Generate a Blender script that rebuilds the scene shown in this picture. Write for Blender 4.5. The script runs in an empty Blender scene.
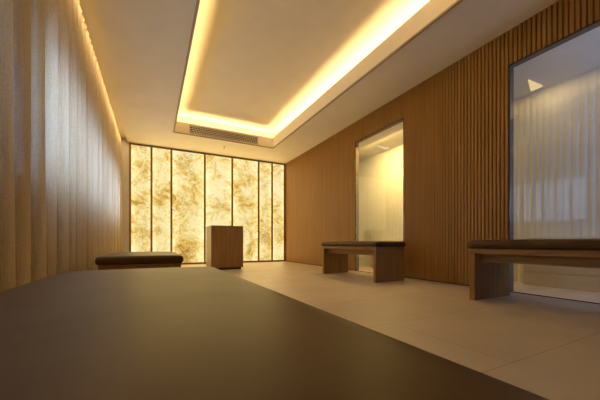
import bpy, bmesh, math, random
from math import sin, cos, pi, radians
random.seed(7)
S = bpy.context.scene
C = S.collection

# ------------------------------------------------------------------ materials
def new_mat(name):
    m = bpy.data.materials.new(name); m.use_nodes = True
    nt = m.node_tree; nt.nodes.clear()
    out = nt.nodes.new('ShaderNodeOutputMaterial')
    return m, nt, out
def N(nt, t, **kw):
    n = nt.nodes.new(t)
    for k, v in kw.items():
        if k in n.inputs: n.inputs[k].default_value = v
        else: setattr(n, k, v)
    return n
def coords(nt, scale=(1, 1, 1), rot=(0, 0, 0)):
    tc = N(nt, 'ShaderNodeTexCoord'); mp = N(nt, 'ShaderNodeMapping')
    mp.inputs['Scale'].default_value = scale; mp.inputs['Rotation'].default_value = rot
    nt.links.new(tc.outputs['Object'], mp.inputs['Vector'])
    return mp.outputs['Vector']
def ramp(nt, fac, stops):
    r = N(nt, 'ShaderNodeValToRGB')
    e = r.color_ramp.elements
    while len(e) < len(stops): e.new(0.5)
    for i, (p, c) in enumerate(stops):
        e[i].position = p; e[i].color = (*c, 1)
    nt.links.new(fac, r.inputs['Fac'])
    return r.outputs['Color']
def basic_(name, c1, c2, rough=.6, scale=(8, 8, 8), nscale=1.0, bump=.0, spec=.4, detail=4, metallic=0):
    m, nt, out = new_mat(name)
    b = N(nt, 'ShaderNodeBsdfPrincipled', Roughness=rough, Metallic=metallic)
    b.inputs['Specular IOR Level'].default_value = spec
    v = coords(nt, scale)
    n = N(nt, 'ShaderNodeTexNoise', Scale=nscale, Detail=detail)
    nt.links.new(v, n.inputs['Vector'])
    col = ramp(nt, n.outputs['Fac'], [(.3, c1), (.7, c2)])
    nt.links.new(col, b.inputs['Base Color'])
    if bump:
        bp = N(nt, 'ShaderNodeBump', Strength=bump, Distance=.005)
        nt.links.new(n.outputs['Fac'], bp.inputs['Height']); nt.links.new(bp.outputs['Normal'], b.inputs['Normal'])
    nt.links.new(b.outputs['BSDF'], out.inputs['Surface'])
    return m, b
def basic(*a, **k): return basic_(*a, **k)[0]

M_ceiling = basic('ceiling_paint', (.76, .69, .54), (.80, .73, .58), .9, nscale=.6)
M_plaster = basic('white_plaster', (.70, .66, .58), (.74, .70, .62), .9, nscale=.6)
M_wood = basic('oak_veneer', (.20, .100, .020), (.29, .148, .030), .45, (14, 14, 1.2), 2.2, .08)
M_woodh = basic('oak_veneer_horizontal', (.20, .100, .020), (.29, .148, .030), .45, (14, 1.2, 14), 2.2, .08)
M_slat = basic('oak_slats', (.27, .127, .019), (.35, .170, .028), .5, (10, 10, .6), 1.5, .03)
M_dark = basic('slat_backing', (.035, .018, .008), (.05, .025, .01), .8)
M_bronze = basic('bronze_frame', (.24, .14, .055), (.30, .18, .07), .5)
M_leather, _lb = basic_('brown_leather', (.056, .029, .011), (.082, .043, .018), .46, (7, 7, 7), 1.3, .05, .2, 6)
_lb.inputs['Specular Tint'].default_value = (1, .74, .48, 1)
M_grille = basic('grille_metal', (.50, .45, .36), (.58, .52, .42), .5)
M_gback = basic('grille_dark', (.04, .03, .02), (.06, .05, .03), .8)
M_steel = basic('steel', (.35, .33, .30), (.45, .42, .38), .35, metallic=.6)
M_reveal = basic('taupe_reveal', (.13, .10, .065), (.16, .12, .08), .8)
M_daybed = basic('pale_oak', (.62, .50, .32), (.70, .57, .38), .6, (3, 1, 12), 2)
M_pad = basic('cream_pad', (.72, .66, .52), (.78, .72, .58), .8)

def floor_mat():
    m, nt, out = new_mat('floor_tile')
    b = N(nt, 'ShaderNodeBsdfPrincipled')
    b.inputs['Specular IOR Level'].default_value = .45
    v = coords(nt)
    br = N(nt, 'ShaderNodeTexBrick', offset=0.5, squash=1.0)
    br.inputs['Scale'].default_value = 1
    br.inputs['Brick Width'].default_value = 1.2; br.inputs['Row Height'].default_value = .6
    br.inputs['Mortar Size'].default_value = .0035; br.inputs['Mortar Smooth'].default_value = .3
    br.inputs['Color1'].default_value = (1, 1, 1, 1); br.inputs['Color2'].default_value = (.94, .94, .94, 1)
    br.inputs['Mortar'].default_value = (.72, .70, .68, 1)
    nt.links.new(v, br.inputs['Vector'])
    n = N(nt, 'ShaderNodeTexNoise', Scale=2.2, Detail=8, Roughness=.62)
    nt.links.new(v, n.inputs['Vector'])
    col = ramp(nt, n.outputs['Fac'], [(.3, (.44, .355, .255)), (.7, (.53, .43, .32))])
    mx = N(nt, 'ShaderNodeMixRGB', blend_type='MULTIPLY'); mx.inputs['Fac'].default_value = 1
    nt.links.new(col, mx.inputs['Color1']); nt.links.new(br.outputs['Color'], mx.inputs['Color2'])
    nt.links.new(mx.outputs['Color'], b.inputs['Base Color'])
    n2 = N(nt, 'ShaderNodeTexNoise', Scale=9, Detail=5)
    nt.links.new(v, n2.inputs['Vector'])
    rr = ramp(nt, n2.outputs['Fac'], [(.3, (.40,) * 3), (.7, (.52,) * 3)])
    nt.links.new(rr, b.inputs['Roughness'])
    nt.links.new(b.outputs['BSDF'], out.inputs['Surface'])
    return m
M_floor = floor_mat()

def curtain_mat():
    m, nt, out = new_mat('sheer_linen')
    v = coords(nt, (60, 60, 260))
    n = N(nt, 'ShaderNodeTexNoise', Scale=1.0, Detail=3)
    nt.links.new(v, n.inputs['Vector'])
    v2 = coords(nt, (240, 240, 8))
    n2 = N(nt, 'ShaderNodeTexNoise', Scale=1.0, Detail=2)
    nt.links.new(v2, n2.inputs['Vector'])
    ad = N(nt, 'ShaderNodeMath', operation='ADD')
    nt.links.new(n.outputs['Fac'], ad.inputs[0]); nt.links.new(n2.outputs['Fac'], ad.inputs[1])
    hf = N(nt, 'ShaderNodeMath', operation='MULTIPLY'); hf.inputs[1].default_value = .5
    nt.links.new(ad.outputs[0], hf.inputs[0])
    col = ramp(nt, hf.outputs[0], [(.38, (.62, .52, .37)), (.62, (.68, .57, .41))])
    d = N(nt, 'ShaderNodeBsdfDiffuse'); t = N(nt, 'ShaderNodeBsdfTranslucent'); tr = N(nt, 'ShaderNodeBsdfTransparent')
    nt.links.new(col, d.inputs['Color']); nt.links.new(col, t.inputs['Color'])
    m1 = N(nt, 'ShaderNodeMixShader', Fac=.42); nt.links.new(d.outputs[0], m1.inputs[1]); nt.links.new(t.outputs[0], m1.inputs[2])
    th = ramp(nt, hf.outputs[0], [(.38, (.26,) * 3), (.62, (.12,) * 3)])
    m2 = N(nt, 'ShaderNodeMixShader'); nt.links.new(th, m2.inputs[0]); nt.links.new(m1.outputs[0], m2.inputs[1]); nt.links.new(tr.outputs[0], m2.inputs[2])
    nt.links.new(m2.outputs[0], out.inputs['Surface'])
    return m
M_curtain = curtain_mat()

def onyx_mat(i):
    m, nt, out = new_mat('backlit_onyx_%d' % i)
    tc = N(nt, 'ShaderNodeTexCoord'); mp = N(nt, 'ShaderNodeMapping')
    mp.inputs['Location'].default_value = (i * 3.7, i * 1.9, i * 5.3)
    mp.inputs['Rotation'].default_value = (0, .5 * (-1) ** i, 0)
    nt.links.new(tc.outputs['Object'], mp.inputs['Vector'])
    w = N(nt, 'ShaderNodeTexNoise', Scale=1.6, Detail=5); nt.links.new(mp.outputs[0], w.inputs['Vector'])
    sc = N(nt, 'ShaderNodeVectorMath', operation='SCALE'); sc.inputs['Scale'].default_value = .9
    nt.links.new(w.outputs['Color'], sc.inputs[0])
    ad = N(nt, 'ShaderNodeVectorMath', operation='ADD'); nt.links.new(mp.outputs[0], ad.inputs[0]); nt.links.new(sc.outputs[0], ad.inputs[1])
    n1 = N(nt, 'ShaderNodeTexNoise', Scale=2.9, Detail=10, Roughness=.72, Distortion=.2); nt.links.new(ad.outputs[0], n1.inputs['Vector'])
    n2 = N(nt, 'ShaderNodeTexNoise', Scale=14, Detail=8, Roughness=.7, Distortion=.3); nt.links.new(ad.outputs[0], n2.inputs['Vector'])
    mx = N(nt, 'ShaderNodeMixRGB'); mx.inputs[0].default_value = .35
    nt.links.new(n1.outputs['Fac'], mx.inputs[1]); nt.links.new(n2.outputs['Fac'], mx.inputs[2])
    col = ramp(nt, mx.outputs[0], [(.33, (.36, .17, .022)), (.405, (.62, .36, .065)), (.455, (.82, .56, .15)), (.52, (.95, .77, .34)), (.62, (1.0, .88, .52))])
    em = N(nt, 'ShaderNodeEmission', Strength=1.0)
    n3 = N(nt, 'ShaderNodeTexNoise', Scale=30, Detail=6, Roughness=.75); nt.links.new(ad.outputs[0], n3.inputs['Vector'])
    n4 = N(nt, 'ShaderNodeTexNoise', Scale=1.7, Detail=3); nt.links.new(mp.outputs[0], n4.inputs['Vector'])
    av = N(nt, 'ShaderNodeMath', operation='ADD'); nt.links.new(n3.outputs['Fac'], av.inputs[0]); nt.links.new(n4.outputs['Fac'], av.inputs[1])
    mr = N(nt, 'ShaderNodeMapRange'); mr.inputs['From Min'].default_value = 1.10; mr.inputs['From Max'].default_value = 1.28
    nt.links.new(av.outputs[0], mr.inputs['Value'])
    ms = N(nt, 'ShaderNodeMixRGB', blend_type='MULTIPLY'); ms.inputs['Color2'].default_value = (.55, .38, .15, 1)
    nt.links.new(mr.outputs[0], ms.inputs['Fac']); nt.links.new(col, ms.inputs['Color1'])
    nt.links.new(ms.outputs['Color'], em.inputs['Color'])
    # the LED edge light inside each panel is a little stronger along its borders
    g = N(nt, 'ShaderNodeSeparateXYZ'); nt.links.new(tc.outputs['Generated'], g.inputs[0])
    a = N(nt, 'ShaderNodeMath', operation='SUBTRACT'); a.inputs[1].default_value = .5; nt.links.new(g.outputs['X'], a.inputs[0])
    b = N(nt, 'ShaderNodeMath', operation='ABSOLUTE'); nt.links.new(a.outputs[0], b.inputs[0])
    r = N(nt, 'ShaderNodeMapRange'); r.inputs['From Min'].default_value = .25; r.inputs['From Max'].default_value = .5
    r.inputs['To Min'].default_value = 1.0; r.inputs['To Max'].default_value = 1.3
    nt.links.new(b.outputs[0], r.inputs['Value']); nt.links.new(r.outputs[0], em.inputs['Strength'])
    gl = N(nt, 'ShaderNodeBsdfGlossy', Roughness=.25); gl.inputs['Color'].default_value = (.04, .04, .04, 1)
    s = N(nt, 'ShaderNodeAddShader'); nt.links.new(em.outputs[0], s.inputs[0]); nt.links.new(gl.outputs[0], s.inputs[1])
    nt.links.new(s.outputs[0], out.inputs['Surface'])
    return m

def glass_mat(name, tint, refl, rough=0.0):
    m, nt, out = new_mat(name)
    tr = N(nt, 'ShaderNodeBsdfTransparent'); tr.inputs['Color'].default_value = (*tint, 1)
    gl = N(nt, 'ShaderNodeBsdfGlossy', Roughness=rough); gl.inputs['Color'].default_value = (1, 1, 1, 1)
    lw = N(nt, 'ShaderNodeLayerWeight', Blend=.5)
    pw = N(nt, 'ShaderNodeMath', operation='POWER'); pw.inputs[1].default_value = 5
    nt.links.new(lw.outputs['Facing'], pw.inputs[0])
    ml = N(nt, 'ShaderNodeMath', operation='MULTIPLY_ADD'); ml.inputs[1].default_value = .9 * refl; ml.inputs[2].default_value = .04 * refl
    nt.links.new(pw.outputs[0], ml.inputs[0])
    mx = N(nt, 'ShaderNodeMixShader'); nt.links.new(ml.outputs[0], mx.inputs[0]); nt.links.new(tr.outputs[0], mx.inputs[1]); nt.links.new(gl.outputs[0], mx.inputs[2])
    nt.links.new(mx.outputs[0], out.inputs['Surface'])
    return m
M_glass = glass_mat('clear_glass', (.94, .95, .94), .6)
M_winglass = glass_mat('window_glass', (.92, .95, .97), 1.0)

def emit_mat(name, c, s):
    m, nt, out = new_mat(name)
    n = N(nt, 'ShaderNodeTexNoise', Scale=3.0)
    col = ramp(nt, n.outputs['Fac'], [(.2, tuple(x * .95 for x in c)), (.8, c)])
    e = N(nt, 'ShaderNodeEmission', Strength=s); nt.links.new(col, e.inputs['Color']); nt.links.new(e.outputs[0], out.inputs['Surface'])
    return m
M_lamp = emit_mat('warm_lamp', (1, .74, .38), .9)

# ------------------------------------------------------------------ mesh helpers
def box(bm, x0, x1, y0, y1, z0, z1):
    vs = [bm.verts.new(p) for p in ((x0,y0,z0),(x1,y0,z0),(x1,y1,z0),(x0,y1,z0),(x0,y0,z1),(x1,y0,z1),(x1,y1,z1),(x0,y1,z1))]
    for f in ((0,3,2,1),(4,5,6,7),(0,1,5,4),(1,2,6,5),(2,3,7,6),(3,0,4,7)):
        bm.faces.new([vs[i] for i in f])
def tube(bm, p0, p1, r, n=16, r2=None):
    from mathutils import Vector
    p0 = Vector(p0); p1 = Vector(p1); d = (p1 - p0).normalized()
    a = d.orthogonal().normalized(); b = d.cross(a); r2 = r if r2 is None else r2
    A = [bm.verts.new(p0 + r * (cos(2*pi*i/n) * a + sin(2*pi*i/n) * b)) for i in range(n)]
    B = [bm.verts.new(p1 + r2 * (cos(2*pi*i/n) * a + sin(2*pi*i/n) * b)) for i in range(n)]
    for i in range(n): bm.faces.new((A[i], A[(i+1)%n], B[(i+1)%n], B[i]))
    bm.faces.new(A[::-1]); bm.faces.new(B)
def link(name, bm, mat, parent=None, smooth=False, bevel=0, loc=None):
    bmesh.ops.recalc_face_normals(bm, faces=bm.faces)
    me = bpy.data.meshes.new(name); bm.to_mesh(me); bm.free()
    o = bpy.data.objects.new(name, me); C.objects.link(o)
    me.materials.append(mat)
    if smooth:
        for p in me.polygons: p.use_smooth = True
    if bevel:
        b = o.modifiers.new('bevel', 'BEVEL'); b.width = bevel; b.segments = 2; b.limit_method = 'ANGLE'
    if parent: o.parent = parent
    if loc: o.location = loc
    return o
def boxes(name, lst, mat, parent=None, bevel=0):
    bm = bmesh.new()
    for b in lst: box(bm, *b)
    return link(name, bm, mat, parent, bevel=bevel)
def struct(o): o['kind'] = 'structure'; return o
def tag(o, label, cat, group=None):
    o['label'] = label; o['category'] = cat
    if group: o['group'] = group
    return o
def empty(name, loc, label, cat, group=None, rz=0):
    o = bpy.data.objects.new(name, None); C.objects.link(o); o.location = loc; o.rotation_euler = (0, 0, rz)
    o.empty_display_size = .1
    return tag(o, label, cat, group)

# ------------------------------------------------------------------ room dimensions
XR, YB, H = 2.928, 6.52, 2.418
XP, XCUR, XL = -.443, -.575, -.70          # pocket edge, curtain line, window wall
XO = -.396
Y0 = -2.6
CX0, CX1, CY0, CY1 = .337, 2.205, 1.35, 5.54   # ceiling opening
ZF, ZT, LEDGE = 2.62, 2.78, .16
X2, ZN = 3.72, 2.10                        # room beyond the glass

struct(boxes('floor', [(XL - .1, X2 + .2, Y0 - .1, YB + .1, -.1, 0)], M_floor))
# soffit ring, thick enough to form the cove lip
struct(boxes('ceiling', [
    (XP, CX0, Y0, YB, H, H + .05), (CX1, XR + .1, Y0, YB, H, H + .05),
    (CX0, CX1, CY1, YB, H, H + .05), (CX0, CX1, Y0, CY0, H, H + .05),
    # upstanding lips of the cove
    (CX0 - .02, CX0, CY0, CY1, H + .05, ZF), (CX1, CX1 + .02, CY0, CY1, H + .05, ZF),
    (CX0 - .02, CX1 + .02, CY1, CY1 + .02, H + .05, ZF), (CX0 - .02, CX1 + .02, CY0 - .02, CY0, H + .05, ZF),
    # ledge outer walls
    (CX0 - LEDGE - .04, CX0 - LEDGE, CY0 - LEDGE, CY1 + LEDGE, H + .05, ZT), (CX1 + LEDGE, CX1 + LEDGE + .04, CY0 - LEDGE, CY1 + LEDGE, H + .05, ZT),
    (CX0 - LEDGE, CX1 + LEDGE, CY1 + LEDGE, CY1 + LEDGE + .04, H + .05, ZT), (CX0 - LEDGE, CX1 + LEDGE, CY0 - LEDGE - .04, CY0 - LEDGE, H + .05, ZT),
    # raised tray
    (CX0 - LEDGE - .04, CX1 + LEDGE + .04, CY0 - LEDGE - .04, CY1 + LEDGE + .04, ZT, ZT + .04),
    # curtain pocket top and side
    (XL - .1, XP, Y0, YB, H + .07, H + .12), (XP, XP + .02, Y0, YB, H + .05, H + .12),
], M_ceiling))
# back wall behind the onyx and behind the camera
struct(boxes('wall_back', [(XL - .1, X2 + .2, YB + .06, YB + .16, 0, H + .12), (XL, XO - .018, YB, YB + .06, 0, H + .07)], M_plaster))
struct(boxes('wall_front', [(XL - .1, X2 + .2, Y0 - .1, Y0, 0, H + .12)], M_wood))
# left wall with two window openings
WZ0, WZ1 = .82, 1.67
W1 = (2.12, 6.15); W2 = (.2, 1.50)
struct(boxes('wall_left', [
    (XL - .1, XL, Y0, YB + .06, 0, WZ0), (XL - .1, XL, Y0, YB + .06, WZ1, H + .12),
    (XL - .1, XL, Y0, W2[0], WZ0, WZ1), (XL - .1, XL, W2[1], W1[0], WZ0, WZ1), (XL - .1, XL, W1[1], YB + .06, WZ0, WZ1)], M_plaster))
for i, (a, b) in enumerate((W1, W2)):
    n = 4 if i == 0 else 2
    L = [(XL - .08, XL - .03, a, b, WZ0, WZ0 + .05), (XL - .08, XL - .03, a, b, WZ1 - .05, WZ1)]
    for k in range(n + 1):
        y = a + (b - a) * k / n
        L.append((XL - .08, XL - .03, max(a, y - .03), min(b, y + .03), WZ0 + .05, WZ1 - .05))
    w = struct(boxes('window_%d' % (i + 1), L, M_plaster))
    boxes('window_pane', [(XL - .058, XL - .052, a + .02, b - .02, WZ0 + .02, WZ1 - .02)], M_winglass, w)

# ------------------------------------------------------------------ right wall of slats with two glazed openings
P1 = (2.739, 3.756); P2 = (.30, 1.488); PZ1 = 2.095
def slats(y0, y1, z0, z1, bm):
    pitch = .036; n = max(1, round((y1 - y0) / pitch)); p = (y1 - y0) / n
    for k in range(n):
        a = y0 + k * p + .002; b = y0 + (k + 1) * p - .0030
        vs = []
        for z in (z0, z1):
            for (x, y) in ((XR + .012, a), (XR + .005, a + .0005), (XR, a + .005), (XR, b - .005), (XR + .005, b - .0005), (XR + .012, b)):
                vs.append(bm.verts.new((x, y, z)))
        for i in range(5): bm.faces.new((vs[i], vs[i + 1], vs[i + 7], vs[i + 6]))
        bm.faces.new(vs[:6]); bm.faces.new(vs[6:])
zb = .012
bm = bmesh.new()
slats(P1[1], YB - .002, zb, H, bm); slats(P2[1], P1[0], zb, H, bm); slats(Y0, P2[0], zb, H, bm)
slats(P1[0], P1[1], PZ1, H, bm); slats(P2[0], P2[1], PZ1, H, bm)
wr = struct(link('wall_right', bm, M_slat))
boxes('slat_backing', [
    (XR + .012, XR + .07, P1[1], YB, 0, H), (XR + .012, XR + .07, P2[1], P1[0], 0, H), (XR + .012, XR + .07, Y0, P2[0], 0, H),
    (XR + .012, XR + .07, P1[0], P1[1], PZ1, H), (XR + .012, XR + .07, P2[0], P2[1], PZ1, H)], M_dark, wr)
for i, (a, b) in enumerate((P1, P2)):
    f = struct(boxes('window_%d' % (i + 3), [
        (XR - .001, XR + .009, b - .004, b, 0, PZ1), (XR - .001, XR + .009, a, a + .004, 0, PZ1),
        (XR - .003, XR + .009, a, b, PZ1 - .006, PZ1), (XR - .003, XR + .009, a, b, 0, .006)], M_dark))
    boxes('reveal', [(XR + .010, XR + .075, b - .006, b, 0, PZ1), (XR + .010, XR + .075, a, a + .006, 0, PZ1), (XR + .010, XR + .075, a + .006, b - .006, PZ1 - .006, PZ1)], M_reveal, f)
    boxes('window_pane', [(XR + .004, XR + .010, a + .004, b - .004, .006, PZ1 - .004)], M_glass, f)

# corridor beyond the glass
bm = bmesh.new()
y = -.6
while y < YB:                                     # softly ribbed white wall
    p = .06
    vs = []
    for k in range(7):
        t = k / 6; vs.append((X2 + .005 * (2 * t - 1) ** 2, y + p * t))
    lo = [bm.verts.new((a, b, 0)) for a, b in vs]; hi = [bm.verts.new((a, b, ZN)) for a, b in vs]
    for k in range(6): bm.faces.new((lo[k], lo[k + 1], hi[k + 1], hi[k]))
    y += p
M_rib = basic('ribbed_white', (.74, .72, .66), (.78, .76, .70), .7)
struct(link('wall_far', bm, M_rib, smooth=True))
struct(boxes('wall_far_backing', [(X2 + .02, X2 + .1, Y0, YB, 0, ZN + .3)], M_plaster))
struct(boxes('ceiling_far', [(XR + .07, X2 + .05, Y0, YB, ZN, ZN + .05)], M_plaster))

# ------------------------------------------------------------------ backlit onyx
MX = [XO, -.023, .344, 1.010, 1.609, 2.238, 2.580, 2.911]
zo0, zo1 = .035, H - .03
labels = ['narrow glowing onyx panel at the far left beside the curtain',
          'second glowing onyx panel from the curtain, narrow, pale honey veins',
          'widest glowing onyx panel, third from the curtain, brown specks at mid height',
          'glowing onyx panel directly behind the left edge of the wooden console',
          'darker amber mottled onyx panel behind the right side of the console',
          'narrow glowing onyx panel second from the slatted wall',
          'narrowest glowing onyx panel, touching the slatted wood wall corner']
for i in range(7):
    a, b = MX[i] + .012, MX[i + 1] - .012
    bm = bmesh.new(); box(bm, 0, b - a, 0, .02, 0, zo1 - zo0)
    o = link('onyx_panel', bm, onyx_mat(i + 1), loc=(a, YB + .02, zo0))
    tag(o, labels[i], 'wall panel', 'backlit onyx panels of the end wall')
for k, x in enumerate(MX):
    w = .019
    struct(boxes('trim_%d' % (k + 1), [(x - w, x + w, YB - .004, YB + .05, .0, H)], M_bronze))
struct(boxes('trim_9', [(XO, 2.911, YB - .002, YB + .05, H - .032, H)], M_bronze))
struct(boxes('trim_10', [(XO, 2.911, YB - .002, YB + .05, 0, .036)], M_bronze))

# ------------------------------------------------------------------ curtain
def fold_path(y0, y1, step=.007):
    pts = []; y = y0; ph = 0; 
    rnd = random.Random(3); per = .14; amp = .034; tgt = (per, amp); nxt = 0
    while y < y1:
        if ph >= nxt:
            per = rnd.uniform(.17, .25) if y < 2.5 else rnd.uniform(.12, .19); amp = rnd.uniform(.046, .068); nxt += 1
        th = 2 * pi * ph
        pts.append((y - .17 * per * sin(2 * th), amp * sin(th) + .006 * sin(5.3 * y), ph))
        ph += step / per; y += step
    return pts
path = fold_path(Y0 + .05, YB - .08)
bm = bmesh.new()
zs = [.012, .3, .7, 1.1, 1.5, 1.9, 2.2, 2.34, 2.40, 2.425]
rows = []
for z in zs:
    k = 1.0 if z < 1.9 else 1 - .45 * (z - 1.9) / .525
    row = []
    for (y, d, ph) in path:
        sway = .006 * sin(1.7 * z + 3 * ph) * (1 - z / 2.5)
        row.append(bm.verts.new((XCUR + d * k + sway, y + .010 * sin(z * 2 + ph * .7) * (1 - z / 2.5), z)))
    rows.append(row)
for a, b in zip(rows, rows[1:]):
    for i in range(len(a) - 1): bm.faces.new((a[i], a[i + 1], b[i + 1], b[i]))
cur = link('curtain', bm, M_curtain, smooth=True)
tag(cur, 'full height pleated sheer linen curtain with daylight showing through along the left wall', 'curtain')
bm = bmesh.new()                                # pinched heading
lo, hi, mid = [], [], []
n = int((YB - .1 - Y0) / .0075)
for k in range(n):
    y = Y0 + .05 + k * .0075
    d = .028 * sin(2 * pi * y / .10) 
    lo.append(bm.verts.new((XCUR + .008 + d * .9, y, 2.40))); mid.append(bm.verts.new((XCUR + .008 + d * 1.2, y, 2.425))); hi.append(bm.verts.new((XCUR + .008 + d * .8, y, 2.455)))
for i in range(n - 1):
    bm.faces.new((lo[i], lo[i + 1], mid[i + 1], mid[i])); bm.faces.new((mid[i], mid[i + 1], hi[i + 1], hi[i]))
link('heading', bm, M_curtain, cur, smooth=True)
rail = boxes('curtain_rail', [(XCUR - .012, XCUR + .018, Y0 + .02, YB - .02, 2.458, H + .07)], M_plaster)
tag(rail, 'slim pale curtain rail in the ceiling slot above the linen curtain', 'curtain rail')

# ------------------------------------------------------------------ benches
def cushion(w, l, t, puff=.009, r=.022, nx=22, ny=34):
    """upholstered pad, x 0..w, y 0..l, z 0..t, softly crowned with rolled edges"""
    bm = bmesh.new()
    def rr(a, L):                                 # rounded parameterisation, denser at edges
        return L * (.5 - .5 * cos(pi * a))
    def prof(x, y):                               # outline rounding at corners
        return x, y
    def edge(d): 
        d = max(0, min(1, d / r)); return math.sqrt(max(0, 1 - (1 - d) ** 2))
    top, bot = [], []
    for i in range(nx + 1):
        tr, br = [], []
        for j in range(ny + 1):
            x = rr(i / nx, w); yy = rr(j / ny, l)
            # pull corners in
            cx, cy = x - w / 2, yy - l / 2
            rc = .035
            qx, qy = abs(cx) - (w / 2 - rc), abs(cy) - (l / 2 - rc)
            if qx > 0 and qy > 0:
                m = max(qx, qy); h = math.hypot(qx, qy); f = m / h
                cx = math.copysign(w / 2 - rc + qx * f, cx); cy = math.copysign(l / 2 - rc + qy * f, cy)
                dd = rc - m
            else: dd = min(w / 2 - abs(cx), l / 2 - abs(cy))
            e = edge(dd)
            u = min(1, max(0, (w / 2 - abs(cx)) / (w / 2))); v = min(1, max(0, (l / 2 - abs(cy)) / .35))
            crown = puff * (1 - (1 - u) ** 2) * (1 - (1 - v) ** 2)
            z1 = t * .55 + t * .45 * e + crown
            z0 = t * .30 - t * .30 * e
            tr.append(bm.verts.new((cx + w / 2, cy + l / 2, z1)))
            br.append(bm.verts.new((cx + w / 2, cy + l / 2, z0)))
        top.append(tr); bot.append(br)
    for i in range(nx):
        for j in range(ny):
            bm.faces.new((top[i][j], top[i+1][j], top[i+1][j+1], top[i][j+1]))
            bm.faces.new((bot[i][j], bot[i][j+1], bot[i+1][j+1], bot[i+1][j]))
    for i in range(nx):
        bm.faces.new((top[i][0], bot[i][0], bot[i+1][0], top[i+1][0])); bm.faces.new((top[i][ny], top[i+1][ny], bot[i+1][ny], bot[i][ny]))
    for j in range(ny):
        bm.faces.new((top[0][j], top[0][j+1], bot[0][j+1], bot[0][j])); bm.faces.new((top[nx][j], bot[nx][j], bot[nx][j+1], top[nx][j+1]))
    return bm
def bench(x0, x1, y0, y1, zt, label, over=.02):
    """zt: height of the wooden top; the cushion lies on it"""
    w, l = x1 - x0, y1 - y0
    r = empty('bench', (x0, y0, 0), label, 'bench', 'wooden benches with dark leather cushions')
    th = .045
    boxes('leg', [(0, w, 0, th, 0, zt - .04)], M_wood, r, bevel=.002)
    boxes('leg', [(0, w, l - th, l, 0, zt - .04)], M_wood, r, bevel=.002)
    boxes('seat_board', [(0, w, 0, l, zt - .04, zt)], M_woodh, r, bevel=.002)
    boxes('apron', [(.07, .10, th, l - th, zt - .105, zt - .04), (w - .10, w - .07, th, l - th, zt - .105, zt - .04)], M_woodh, r)
    c = link('cushion', cushion(w + 2 * over, l + 2 * over, .062), M_leather, r, smooth=True)
    c.location = (-over, -over, zt)
    c['label'] = 'dark brown leather seat cushion'
    return r
bench(2.255, 2.705, 2.515, 3.675, .408, 'oak bench with dark cushion in front of the yellow-lit glass opening')
bench(2.245, 2.74, .30, 1.425, .408, 'oak bench with dark cushion before the bluish glass opening at right')
bench(-.345, .20, 2.46, 3.62, .292, 'low oak bench with dark cushion beside the curtain, farther down the room')
bench(-.265, .215, -.45, 1.235, .292, 'nearest bench, its brown leather cushion filling the foreground')

# ------------------------------------------------------------------ console
r = empty('console_cabinet', (.86, 4.9, 0), 'box shaped dark oak console standing in front of the glowing onyx wall', 'cabinet')
w, d, h = .54, .50, .745
boxes('front_panel', [(0, w, 0, .025, .035, h)], M_wood, r, bevel=.0015)
boxes('side_panel', [(0, .025, .025, d, .035, h - .025)], M_wood, r, bevel=.0015)
boxes('side_panel', [(w - .025, w, .025, d, .035, h - .025)], M_wood, r, bevel=.0015)
boxes('top', [(0, w, .025, d, h - .025, h)], M_wood, r, bevel=.0015)
boxes('back_panel', [(.025, w - .025, d - .02, d, .035, h - .025)], M_wood, r)
boxes('plinth', [(.03, w - .03, .03, d - .03, 0, .035)], M_dark, r)

# ------------------------------------------------------------------ air grille on the far cove face
gx0, gx1, gz0, gz1 = .59, 1.886, 2.440, 2.585
r = empty('air_grille', (gx0, CY1, gz0), 'long slatted air vent grille on the far face of the ceiling recess', 'vent')
gw, gh = gx1 - gx0, gz1 - gz0
boxes('backing', [(0, gw, -.002, 0, 0, gh)], M_gback, r)
boxes('frame', [(0, gw, -.012, -.002, 0, .010), (0, gw, -.012, -.002, gh - .010, gh), (0, .012, -.012, -.002, .01, gh - .01), (gw - .012, gw, -.012, -.002, .01, gh - .01)], M_grille, r)
for k in range(4):
    z = .010 + (gh - .02) * (k + .5) / 4
    boxes('louvre', [(.012, gw - .012, -.008, -.004, z - .0055, z + .0055)], M_grille, r)
bm = bmesh.new(); x = .03
while x < gw - .09:
    vs = [bm.verts.new(p) for p in ((x, -.011, gh - .01), (x + .012, -.011, gh - .01), (x + .062, -.011, .01), (x + .05, -.011, .01))]
    bm.faces.new(vs); x += .045
fb = link('slanted_fin', bm, M_grille, r)

struct(boxes('trim_11', [(CX0 - .02, CX0 + .004, CY0, CY1, H - .012, H + .006), (CX1 - .004, CX1 + .02, CY0, CY1, H - .012, H + .006),
    (CX0 - .02, CX1 + .02, CY1 - .004, CY1 + .02, H - .012, H + .006), (CX0 - .02, CX1 + .02, CY0 - .02, CY0 + .004, H - .012, H + .006)],
    basic('cove_edge_shade', (.38, .31, .20), (.44, .36, .24), .7)))  # darker strip along the lip: shade at the step put into the colour

# sprinkler
r = empty('sprinkler', (1.29, 5.90, H), 'tiny metal sprinkler head hanging under the ceiling before the onyx', 'sprinkler')
bm = bmesh.new(); tube(bm, (0, 0, -.006), (0, 0, 0), .02); link('rosette', bm, M_steel, r)
bm = bmesh.new(); tube(bm, (0, 0, -.045), (0, 0, -.006), .007); link('stem', bm, M_steel, r)
bm = bmesh.new(); tube(bm, (0, 0, -.05), (0, 0, -.045), .016); link('deflector', bm, M_steel, r)

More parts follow.
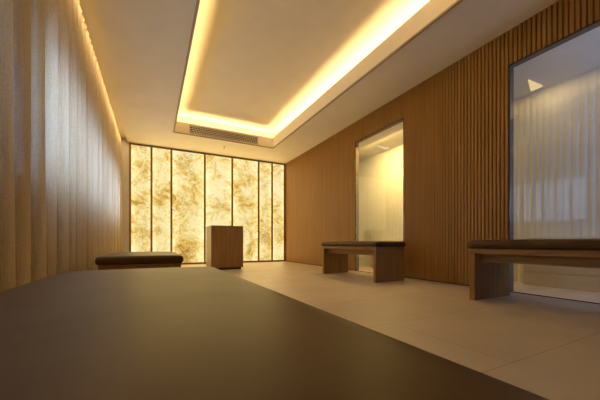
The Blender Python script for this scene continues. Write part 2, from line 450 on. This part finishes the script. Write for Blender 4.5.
# ------------------------------------------------------------------ things beyond the glass
def daybed(y0, y1, label, npads):
    r = empty('plinth_seat', (3.60, y0, 0), label, 'seat', 'low plinths seen through the glass')
    L = y1 - y0
    boxes('base', [(0, .105, 0, L, 0, .14), (.006, .105, 0, L, .14, .15), (0, .105, 0, L, .15, .29), (.006, .105, 0, L, .29, .30), (0, .105, 0, L, .30, .44)], M_daybed, r)
    for k in range(npads):
        a = L * k / npads
        boxes('pad', [(0, .10, a + .01, a + L / npads - .01, .44, .512)], M_pad, r, bevel=.006)
daybed(3.05, 4.15, 'pale low plinth behind the glass of the yellow-lit opening', 3)
daybed(.60, 1.68, 'pale low plinth behind the glass of the bluish opening at right', 3)
def wedge(y0, label):
    r = empty('ceiling_light', (3.36, y0, ZN), label, 'light', 'small triangular lights beyond the glass')
    bm = bmesh.new()
    t = [(0, 0), (.27, -.01), (.28, .10)]
    A = [bm.verts.new((a, b, 0)) for a, b in t]; B = [bm.verts.new((a, b, -.012)) for a, b in t]
    bm.faces.new(A); bm.faces.new(B)
    for i in range(3): bm.faces.new((A[i], A[(i+1)%3], B[(i+1)%3], B[i]))
    link('diffuser', bm, M_lamp, r)
wedge(3.72, 'small bright triangular ceiling light seen in the top of the yellow-lit opening')
wedge(1.53, 'small bright triangular ceiling light seen in the top of the bluish opening')

# ------------------------------------------------------------------ lights
WARM = (1.0, .73, .35)
def area(name, loc, rot, sx, sy, e, col, spread=None):
    l = bpy.data.lights.new(name, 'AREA'); l.shape = 'RECTANGLE'; l.size = sx; l.size_y = sy; l.energy = e; l.color = col
    if spread: l.spread = spread
    o = bpy.data.objects.new(name, l); C.objects.link(o); o.location = loc; o.rotation_euler = rot
    return o
zl = ZF - .05
cy = (CY0 + CY1) / 2; ly = CY1 - CY0; cx = (CX0 + CX1) / 2; lx = CX1 - CX0
UP = (pi, 0, 0); KE = 4.9
area('cove_led_left', (CX0 - .09, cy, zl), UP, .03, ly, KE * ly, WARM)
area('cove_led_right', (CX1 + .09, cy, zl), UP, .03, ly, KE * ly, WARM)
area('cove_led_back', (cx, CY1 + .09, zl), UP, lx, .03, KE * lx, WARM)
area('cove_led_front', (cx, CY0 - .09, zl), UP, lx, .03, KE * lx, WARM)
area('onyx_fill', ((XO + 2.911) / 2, YB - .03, 1.2), (radians(-90), 0, 0), 3.2, 2.3, 34, (1, .69, .25))  # added unseen light, boosts what the onyx panels cast into the room
area('curtain_led', (-.47, (Y0 + YB) / 2, H + .015), (0, radians(25), 0), .02, YB - Y0 - .3, 24, WARM)
area('downlight_yellow', (3.15, 3.45, ZN - .02), (0, radians(-16), 0), .10, .9, 32, (1, .68, .22))
area('downlight_blue', (3.45, 1.45, ZN - .02), (0, radians(-8), 0), .08, .12, 1.0, (1, .74, .36))
area('corridor_blue_fill', (3.3, -.3, 1.3), (radians(90), 0, 0), .6, 1.4, 17, (.38, .54, 1))  # added bluish fill for the right-hand opening, the corridor has no window
area('corridor_fill', (3.3, 5.6, 1.6), (radians(-90), 0, 0), .5, .8, 4, (1, .8, .5))

w = bpy.data.worlds.new('World'); S.world = w; w.use_nodes = True
bg = w.node_tree.nodes['Background']; bg.inputs['Color'].default_value = (.45, .63, 1.0, 1); bg.inputs['Strength'].default_value = 10.5

# ------------------------------------------------------------------ camera (vertical-shift lens, level)
cam = bpy.data.cameras.new('camera'); co = bpy.data.objects.new('camera', cam); C.objects.link(co)
co.location = (0, 0, .45); co.rotation_euler = (radians(90), 0, -.4732)
cam.sensor_width = 36; cam.lens = 287.54 / 600 * 36; cam.shift_y = 43.15 / 600; cam.clip_start = .01
S.camera = co
S.view_settings.view_transform = 'Standard'; S.view_settings.look = 'None'
S.view_settings.exposure = 0
S.cycles.max_bounces = 10; S.cycles.diffuse_bounces = 6; S.cycles.transparent_max_bounces = 12
S.cycles.use_denoising = True
S.cycles.sample_clamp_indirect = 4
